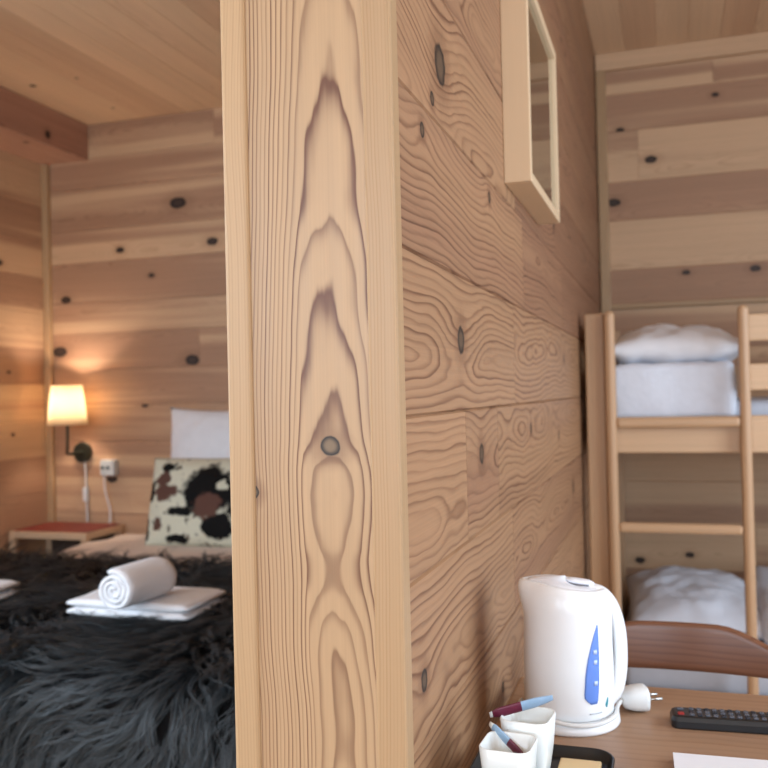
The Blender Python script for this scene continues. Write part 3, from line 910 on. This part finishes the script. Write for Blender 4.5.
# ---------------------------------------------------------------- chair behind the table
ch = empty('chair', (.0, 1.42, 0)); tag(ch, 'dark stained wooden chair with curved backrest tucked under the far table edge', 'chair')
def bent(mb, z0f, z1f, th, half, yc, bend, n=28, xc=0.):
    rings = []
    for i in range(n + 1):
        a = i / n * 2 - 1; x = xc + a * half; y = yc - bend * a * a
        z0, z1 = z0f(a), z1f(a); r = th / 2; ring = []
        ny = Vector((2 * bend * a / half, 1, 0)).normalized()
        hh = (z1 - z0) / 2; zc = (z0 + z1) / 2
        for k in range(20):
            t = 2 * pi * k / 20
            ct, st = cos(t), sin(t)
            px = abs(ct) ** .35 * (1 if ct > 0 else -1) * r; pz_ = abs(st) ** .35 * (1 if st > 0 else -1) * hh
            ring.append((x + ny.x * px, y + ny.y * px + (zc + pz_ - .735) * .12, zc + pz_))
        rings.append(ring)
    V, Fc = loft(rings)
    mb.add(V, Fc, [(p[0], p[2] - .74) for p in V], (.6, .5, .1), smooth=True)
mb = MB()
bent(mb, lambda a: .698 + .010 * a * a - .004, lambda a: .768 - .125 * max(0, abs(a) - .30) ** 1.5, .016, .215, 1.52, .065, xc=.0)
mb.build('backrest', M['chair'], ch, (0, 1.52, .7))
for sx in (-.155, .155):
    mb = MB(); tube(mb, spline([(sx, 1.505, .74), (sx, 1.50, .60), (sx, 1.485, .44), (sx, 1.52, .0)]), .014, 12); mb.build('rear_leg', M['chair'], ch, (sx, 1.5, 0))
    mb = MB(); tube(mb, [(sx, 1.13, .44), (sx, 1.12, .0)], .014, 12, rads=[.017, .013]); mb.build('front_leg', M['chair'], ch, (sx, 1.13, 0))
mb = MB(); rbox(mb, -.19, .19, 1.10, 1.49, .425, .445, r=.009, axis=1, seg=3); mb.build('seat', M['chair'], ch, (0, 1.3, .425))

# ---------------------------------------------------------------- kettle
kt = empty('electric_kettle', (-.143, 1.238, TT)); tag(kt, 'white plastic electric kettle with blue water gauge by the partition', 'kettle')
KH = radians(14)                       # direction of the handle
KC = Vector((-.1425, 1.238, TT))
def kp(lx, ly, lz):                    # kettle frame: +x towards the handle
    return KC + Vector((lx * cos(KH) - ly * sin(KH), lx * sin(KH) + ly * cos(KH), lz))
def body_r(z):
    z = z / .975
    P_ = [(.016, .0590), (.03, .0600), (.06, .0605), (.10, .0597), (.14, .0585), (.165, .058), (.178, .0570), (.188, .0535), (.197, .047)]
    for (a, ra), (b, rb) in zip(P_[:-1], P_[1:]):
        if z <= b: return ra + (rb - ra) * (max(z, a) - a) / (b - a)
    return P_[-1][1]
def body_pt(ang, z, off=0.):
    r = body_r(z) + off
    sp = max(0, (z - .135) / .05)
    d = (ang - pi + pi) % (2 * pi) - pi
    d = abs(((ang - pi) + pi) % (2 * pi) - pi)
    r += .013 * min(1.2, sp) ** 1.6 * exp(-(d / .33) ** 2)
    hx = abs(((ang) + pi) % (2 * pi) - pi)
    r += .004 * min(1, max(0, (z - .12) / .06)) * exp(-(hx / .5) ** 2)
    return kp(r * cos(ang), r * sin(ang), z - max(0, (z - .13) / .067) * (.007 * cos(ang) + .007))
mb = MB(); rings = []; seg = 72
zs = [.016, .018, .03, .05, .08, .11, .135, .15, .16, .17, .178, .183, .187, .1895, .191]
for z in zs: rings.append([body_pt(2 * pi * k / seg, z, -.0015 if z == .016 else 0) for k in range(seg)])
top = rings[-1]; ctr = kp(0, 0, .1965)
rings.append([p + (Vector((ctr.x, ctr.y, p.z)) - p) * .08 + Vector((0, 0, .0012)) for p in top])
rings.append([p + (Vector((ctr.x, ctr.y, p.z)) - p) * .16 - Vector((0, 0, .001)) for p in top])
V, Fc = loft(rings); mb.add(V, Fc, smooth=True)
mb.build('body', M['kettle'], kt, tuple(KC))
mb = MB(); rings = []
for q, dz in ((.165, -.0030), (.165, .0002), (.20, .0016), (.45, .0030), (.8, .0042), (.98, .0044)):
    rings.append([p + (Vector((ctr.x, ctr.y, p.z)) - p) * q + Vector((0, 0, dz)) for p in top])
V, Fc = loft(rings); mb.add(V, Fc, smooth=True); lid = mb.build('lid', M['kettle_lid'], kt, tuple(kp(0, 0, .196)))
mb = MB(); rings = []
for i in range(9):
    a = i / 8 * 2 - 1; w = .010 * sqrt(max(.02, 1 - a ** 4))
    rings.append([kp(.018 + .020 * a, w * cos(t), .1875 + .004 * sqrt(max(.02, 1 - a ** 4)) * sin(t) - .003 * a) for t in [2 * pi * k / 12 for k in range(12)]])
V, Fc = loft(rings); mb.add(V, Fc, smooth=True); mb.build('lid_tab', M['kettle_lid'], lid, tuple(kp(.02, 0, .2)))
# handle
mb = MB(); rings = []
hp = spline([(.028, 0, .173), (.046, 0, .170), (.0595, 0, .154), (.0675, 0, .128), (.070, 0, .10), (.0685, 0, .068), (.062, 0, .042), (.050, 0, .028)], 6)
for i, p in enumerate(hp):
    t = (hp[min(i + 1, len(hp) - 1)] - hp[max(i - 1, 0)]).normalized(); n = Vector((t.z, 0, -t.x))
    q = i / (len(hp) - 1); a = .0098 + .002 * abs(q * 2 - 1) ** 2; b = .0145 + .003 * abs(q * 2 - 1)
    rings.append([kp(*(p + n * (a * cos(s)) + Vector((0, 1, 0)) * (b * sin(s)))) for s in [2 * pi * k / 20 for k in range(20)]])
V, Fc = loft(rings); mb.add(V, Fc, smooth=True); mb.build('handle', M['kettle'], kt, tuple(kp(.08, 0, .1)))
# power base
mb = MB(); rings = []
for z, r in ((0, .0655), (.003, .0675), (.010, .0665), (.0135, .060), (.0160, .054)):
    rings.append([kp(r * cos(2 * pi * k / seg), r * sin(2 * pi * k / seg), z) for k in range(seg)])
V, Fc = loft(rings); mb.add(V, Fc, smooth=True); pb = mb.build('power_base', M['kettle'], kt, tuple(KC))
# water gauge: curved blade-shaped strip on the body
GA = atan2(-KC.y, -KC.x) - KH + radians(33)
def patch(name, cols, mat, parent, off=.0009):
    """cols: list of (z, angle_lo, angle_hi)"""
    o_, i_ = [], []
    n = 8; V, Fc = [], []
    for z, a0, a1 in cols:
        for k in range(n + 1):
            a = a0 + (a1 - a0) * k / n
            V.append(body_pt(a, z, off))
    m = len(cols)
    for z, a0, a1 in cols:
        for k in range(n + 1): V.append(body_pt(a0 + (a1 - a0) * k / n, z, -.001))
    N = m * (n + 1)
    for i in range(m - 1):
        for k in range(n):
            q = i * (n + 1) + k; Fc.append((q, q + 1, q + n + 2, q + n + 1)); Fc.append((N + q, N + q + n + 1, N + q + n + 2, N + q + 1))
        a = i * (n + 1); b = a + n + 1; Fc.append((a, b, N + b, N + a)); a += n; b += n; Fc.append((a, N + a, N + b, b))
    for a in (0, (m - 1) * (n + 1)):
        for k in range(n): Fc.append((a + k, N + a + k, N + a + k + 1, a + k + 1))
    mb = MB(); mb.add(V, Fc, smooth=True); return mb.build(name, mat, parent, tuple(body_pt(cols[0][1], cols[0][0])))
cols = []
for i in range(25):
    q = i / 24; z = .039 + .103 * q
    w = .165 * min(1, ((q + .03) / .12) ** .5) * (1 - (max(0, q - .30) / .70) ** 1.8) + .004
    hi = GA + .10 + .07 * q - .03 * (2 * q - 1) ** 2
    if i == 24: w = .012
    cols.append((z, hi - 2 * w, hi + (0 if q > .04 else -.02)))
patch('water_gauge', cols, M['blue'], kt)
for z in (.066, .093, .106):
    ga = GA + .02 + .25 * z
    mk = patch('gauge_mark', [(z - .0028, ga - .05, ga + .03), (z + .0028, ga - .05, ga + .03)], M['mark'], kt, off=.0016)
patch('logo_mark', [(.031, GA + .33, GA + .36), (.035, GA + .31, GA + .39), (.040, GA + .35, GA + .40), (.043, GA + .38, GA + .40)], M['teal'], kt, off=.0008)
patch('printed_text', [(.0255, GA - .13, GA + .20), (.0275, GA - .13, GA + .20)], M['greyprint'], kt, off=.0006)
# cord wrapped round the base and its plug
mb = MB()
pa = []
for i in range(22):
    a = radians(-185 + i * 7.9) - KH
    pa.append(kp(.0665 * cos(a), .0665 * sin(a), .0185 + .004 * sin(i * .3)))
pl = Vector((-.062, 1.292, TT + .0175))
pa += [Vector((-.079, 1.232, TT + .018)), Vector((-.080, 1.255, TT + .016)), pl + Vector((-.014, -.012, 0))]
tube(mb, spline(pa, 3), .0030, 8)
mb.build('cord', M['cord'], kt, tuple(KC))
pr = Matrix.Rotation(radians(22), 3, 'Z')
mb = MB(); rings = []
for x, w, h in ((-.026, .0055, .0055), (-.016, .007, .007), (-.012, .0150, .0130), (.002, .0195, .0165), (.014, .0205, .0172), (.019, .0195, .0165), (.0196, .015, .013)):
    rings.append([pl + pr @ Vector((x, w * abs(cos(s)) ** .7 * (1 if cos(s) > 0 else -1), h * abs(sin(s)) ** .7 * (1 if sin(s) > 0 else -1))) for s in [2 * pi * k / 20 for k in range(20)]])
V, Fc = loft(rings); mb.add(V, Fc, smooth=True); plug = mb.build('plug', M['cord'], kt, tuple(pl))
for dy in (-.0095, .0095):
    mb = MB(); tube(mb, [pl + pr @ Vector((.018, dy, 0)), pl + pr @ Vector((.039, dy, 0))], .0022, 8); mb.build('pin', M['steel'], plug, tuple(pl))

# ---------------------------------------------------------------- tray, cups, sachets
def rrect(cx, cy, hx, hy, r, z, n=6):
    out = []
    for (sx, sy, a0) in ((1, 1, 0), (-1, 1, pi / 2), (-1, -1, pi), (1, -1, 3 * pi / 2)):
        for k in range(n + 1):
            a = a0 + pi / 2 * k / n
            out.append((cx + sx * (hx - r) + cos(a) * r, cy + sy * (hy - r) + sin(a) * r, z))
    return out
def vessel(mb, cx, cy, prof, r0, mi=0, rot=0.):
    """prof: list of (z, half_x, half_y, corner radius) from outside bottom, over the rim, to inside bottom"""
    rings = []
    for z, hx, hy, r in prof:
        rg = rrect(0, 0, hx, hy, r, z)
        rings.append([(cx + x * cos(rot) - y * sin(rot), cy + x * sin(rot) + y * cos(rot), zz) for x, y, zz in rg])
    V, Fc = loft(rings); mb.add(V, Fc, smooth=True)
mb = MB(); t0 = TT
vessel(mb, -.153, .995, [(t0, .072, .104, .02), (t0 + .002, .076, .108, .024), (t0 + .014, .080, .112, .028), (t0 + .0155, .0785, .1105, .0265),
                          (t0 + .014, .077, .109, .025), (t0 + .004, .073, .105, .021), (t0 + .003, .070, .102, .018)], 0)
o = mb.build('tray', M['tray'], origin=(-.153, .995, t0)); tag(o, 'black plastic tray with rounded corners in front of the kettle', 'tray')
mb = MB(); rbox(mb, -.136, -.088, 1.00, 1.078, t0 + .0035, t0 + .012, r=.002, axis=1)
o = mb.build('tea_packet', M['cream'], origin=(-.112, 1.04, t0 + .0035)); tag(o, 'cream paper packet lying in the black tray', 'packet')
def cup(cx, cy, h, label, rot=0.):
    z = t0 + .0035; mb = MB()
    a, b = .021, .0285
    vessel(mb, cx, cy, [(z, a - .002, a - .002, .008), (z + .003, a, a, .010), (z + h * .5, (a + b) / 2 + .001, (a + b) / 2 + .001, .012), (z + h - .001, b, b, .013), (z + h, b - .001, b - .001, .012),
                        (z + h - .001, b - .0022, b - .0022, .011), (z + h * .5, (a + b) / 2 - .0015, (a + b) / 2 - .0015, .010), (z + .006, a - .003, a - .003, .008)], 0, rot=rot)
    o = mb.build('cup', M['ceramic'], origin=(cx, cy, z)); tag(o, label, 'cup', 'white square cups on the tray'); return o
cup(-.178, .968, .064, 'nearer white square cup on the tray with a sachet end dipping into it', radians(-4))
cup(-.1665, 1.034, .072, 'taller white square cup behind, next to the kettle, with a sachet across its rim', radians(-6))
def sachet(p0, p1, w, order, label):
    """slim paper stick from p0 to p1: pointed, crimped ends, colour bands"""
    root = MB(); p0, p1 = Vector(p0), Vector(p1); d = (p1 - p0); L = d.length; d.normalize()
    s = d.cross(Vector((0, 0, 1))).normalized(); n = s.cross(d)
    s = (s * .45 + n * .9).normalized(); n = s.cross(d)
    N = 22; rings = []
    for i in range(N + 1):
        q = i / N
        ww = w * (.55 + .45 * min(1, q / .15, (1 - q) / .3)); tt = .0024 * min(1, q / .12, (1 - q) / .12) + .0003
        rings.append([p0 + d * (L * q) + s * (ww * cos(a)) + n * (tt * sin(a)) for a in [2 * pi * k / 12 for k in range(12)]])
    V, Fc = loft(rings)
    o2 = MB(); o2.add(V, Fc, smooth=True)
    for i in range(N):
        q = (i + .5) / N
        m = 0
        for lo, hi, mm in order:
            if lo <= q < hi: m = mm
        for k in range(12):
            o2.mi[i * 12 + k] = m
            if m == 1 and 2 <= k <= 4 and i % 9 in (3, 4, 5): o2.mi[i * 12 + k] = 2
    o = o2.build('sugar_sachet', [M['sach_b'], M['sach_m'], M['sach_p'], M['ceramic']], origin=tuple(p0)); tag(o, label, 'sachet', 'sugar sachets on the cups'); return o
sachet((-.2085, 1.020, .7755), (-.1390, 1.045, .793), .0075, ((0, .06, 3), (.06, .5, 1)), 'sugar sachet lying across the taller cup, maroon end left')
sachet((-.205, 1.000, .7735), (-.160, .985, .741), .0075, ((0, .1, 3), (.1, .52, 0), (.52, 1.01, 1)), 'sugar sachet slanting down into the nearer cup, maroon end low')

# ---------------------------------------------------------------- remote and booklet
rm = empty('remote_control', (.075, 1.25, TT)); tag(rm, 'black television remote control with grey buttons on the table', 'remote control')
RA = radians(3.5); rr = Matrix.Rotation(RA, 3, 'Z'); RO = Vector((-.010, 1.2345, TT))
def rp(x, y, z): return RO + rr @ Vector((x, y, z))
mb = MB()
prof = [(0, .0015), (.002, 0), (.010, 0), (.0150, .0025), (.0165, .005)]
rings = []
for z, ins in prof:
    rg = rrect(.0825, .021, .0825 - ins, .021 - ins, .009 - min(ins, .004), z)
    rings.append([rp(*p) for p in rg])
V, Fc = loft(rings); mb.add(V, Fc, smooth=False); mb.build('body', M['remote'], rm, tuple(RO))
def btn(x, y, hx, hy, mat, name='button', src=None):
    if src is not None:
        c = src.copy(); COL.objects.link(c); c.parent = rm; c.location = rp(x, y, .0163) - wloc(rm); return c
    mb = MB(); rings = []
    for z, k in ((0, 1), (.0014, 1), (.002, .8)):
        rings.append([(rr @ Vector(p)) for p in rrect(0, 0, hx * k, hy * k, min(hx, hy) * .5 * k, z, 3)])
    V, Fc = loft(rings); mb.add(V, Fc); o = mb.build(name, mat); o.parent = rm; o.location = rp(x, y, .0163) - wloc(rm); return o
tag(btn(.013, .012, .0042, .0042, M['power'], 'power_button'), 'red power button')
btn(.013, .030, .0042, .003, M['button'], 'button')
s1 = s2 = None
for i in range(14):
    for j in range(3):
        x = .027 + i * .0098; y = .0105 + j * .0105
        if (i + j) % 3 == 1: s2 = btn(x, y, .0030, .0032, M['button_d'], src=s2) if s2 else btn(x, y, .0030, .0032, M['button_d'])
        else: s1 = btn(x, y, .0030, .0032, M['button'], src=s1) if s1 else btn(x, y, .0030, .0032, M['button'])
bk2 = empty('booklet', (.06, 1.08, TT)); tag(bk2, 'white paper booklet at the bottom edge, in front of the remote', 'booklet')
rot = Matrix.Rotation(radians(2), 3, 'Z')
mb = MB(); rbox(mb, -.003, .20, .93, 1.134, TT, TT + .008, r=.0005, rot=rot); mb.build('pages', M['paper_e'], bk2, (.1, 1.04, TT))
mb = MB(); rbox(mb, -.005, .202, .928, 1.136, TT + .008, TT + .0092, r=.0004, rot=rot); mb.build('cover', M['paper'], bk2, (.1, 1.04, TT + .008))

# ---------------------------------------------------------------- camera, light, world
cam = bpy.data.cameras.new('camera'); co = bpy.data.objects.new('camera', cam); COL.objects.link(co)
cam.sensor_width = 36; cam.sensor_fit = 'HORIZONTAL'; cam.lens = 892 / 768 * 36; cam.clip_start = .02
yaw, pit, rol = radians(17.8), radians(.6), radians(1.33)
f = Vector((-sin(yaw) * cos(pit), cos(yaw) * cos(pit), sin(pit))); r0 = Vector((cos(yaw), sin(yaw), 0)); u0 = r0.cross(f)
r2 = r0 * cos(rol) - u0 * sin(rol); u2 = r0 * sin(rol) + u0 * cos(rol)
co.matrix_world = Matrix(((r2.x, u2.x, -f.x, 0), (r2.y, u2.y, -f.y, 0), (r2.z, u2.z, -f.z, 1.15), (0, 0, 0, 1)))
cam.dof.use_dof = True; cam.dof.focus_distance = .93; cam.dof.aperture_fstop = 7.5
scn.camera = co

def area(name, loc, rot, sx, sy, power, col):
    l = bpy.data.lights.new(name, 'AREA'); l.shape = 'RECTANGLE'; l.size = sx; l.size_y = sy; l.energy = power; l.color = col
    o = bpy.data.objects.new(name, l); COL.objects.link(o); o.location = loc; o.rotation_euler = rot; return o
DAY = (.70, .85, 1.)
for i, (x0, x1, z0, z1) in enumerate(WIN):
    area('window_daylight', ((x0 + x1) / 2, YF + .03, (z0 + z1) / 2), (radians(82), 0, 0), x1 - x0, z1 - z0, (60, 52)[i], DAY)
for X, sx, W, pw in ((XR, 1, WR, 52), (XL, -1, WL_FILL, 66)):      # sky light slants down; left window added for the bed, right sized for bunk
    area('window_daylight', (X - sx * .12, (W[0] + W[1]) / 2, (W[2] + W[3]) / 2), (0, sx * radians(70), 0), W[3] - W[2], W[1] - W[0], pw, DAY)
pt = bpy.data.lights.new('lamp_light', 'POINT'); pt.energy = 15.; pt.color = (1., .82, .66); pt.shadow_soft_size = .03
po = bpy.data.objects.new('lamp_light', pt); COL.objects.link(po); po.location = (LX, LY, 1.145)
w = bpy.data.worlds.new('world'); scn.world = w; w.use_nodes = True
w.node_tree.nodes['Background'].inputs[0].default_value = (.75, .86, 1., 1); w.node_tree.nodes['Background'].inputs[1].default_value = 1.0
vs_ = scn.view_settings; vs_.view_transform = 'Standard'; vs_.look = 'None'; vs_.exposure = .08; vs_.gamma = 1.; vs_.use_curve_mapping = False
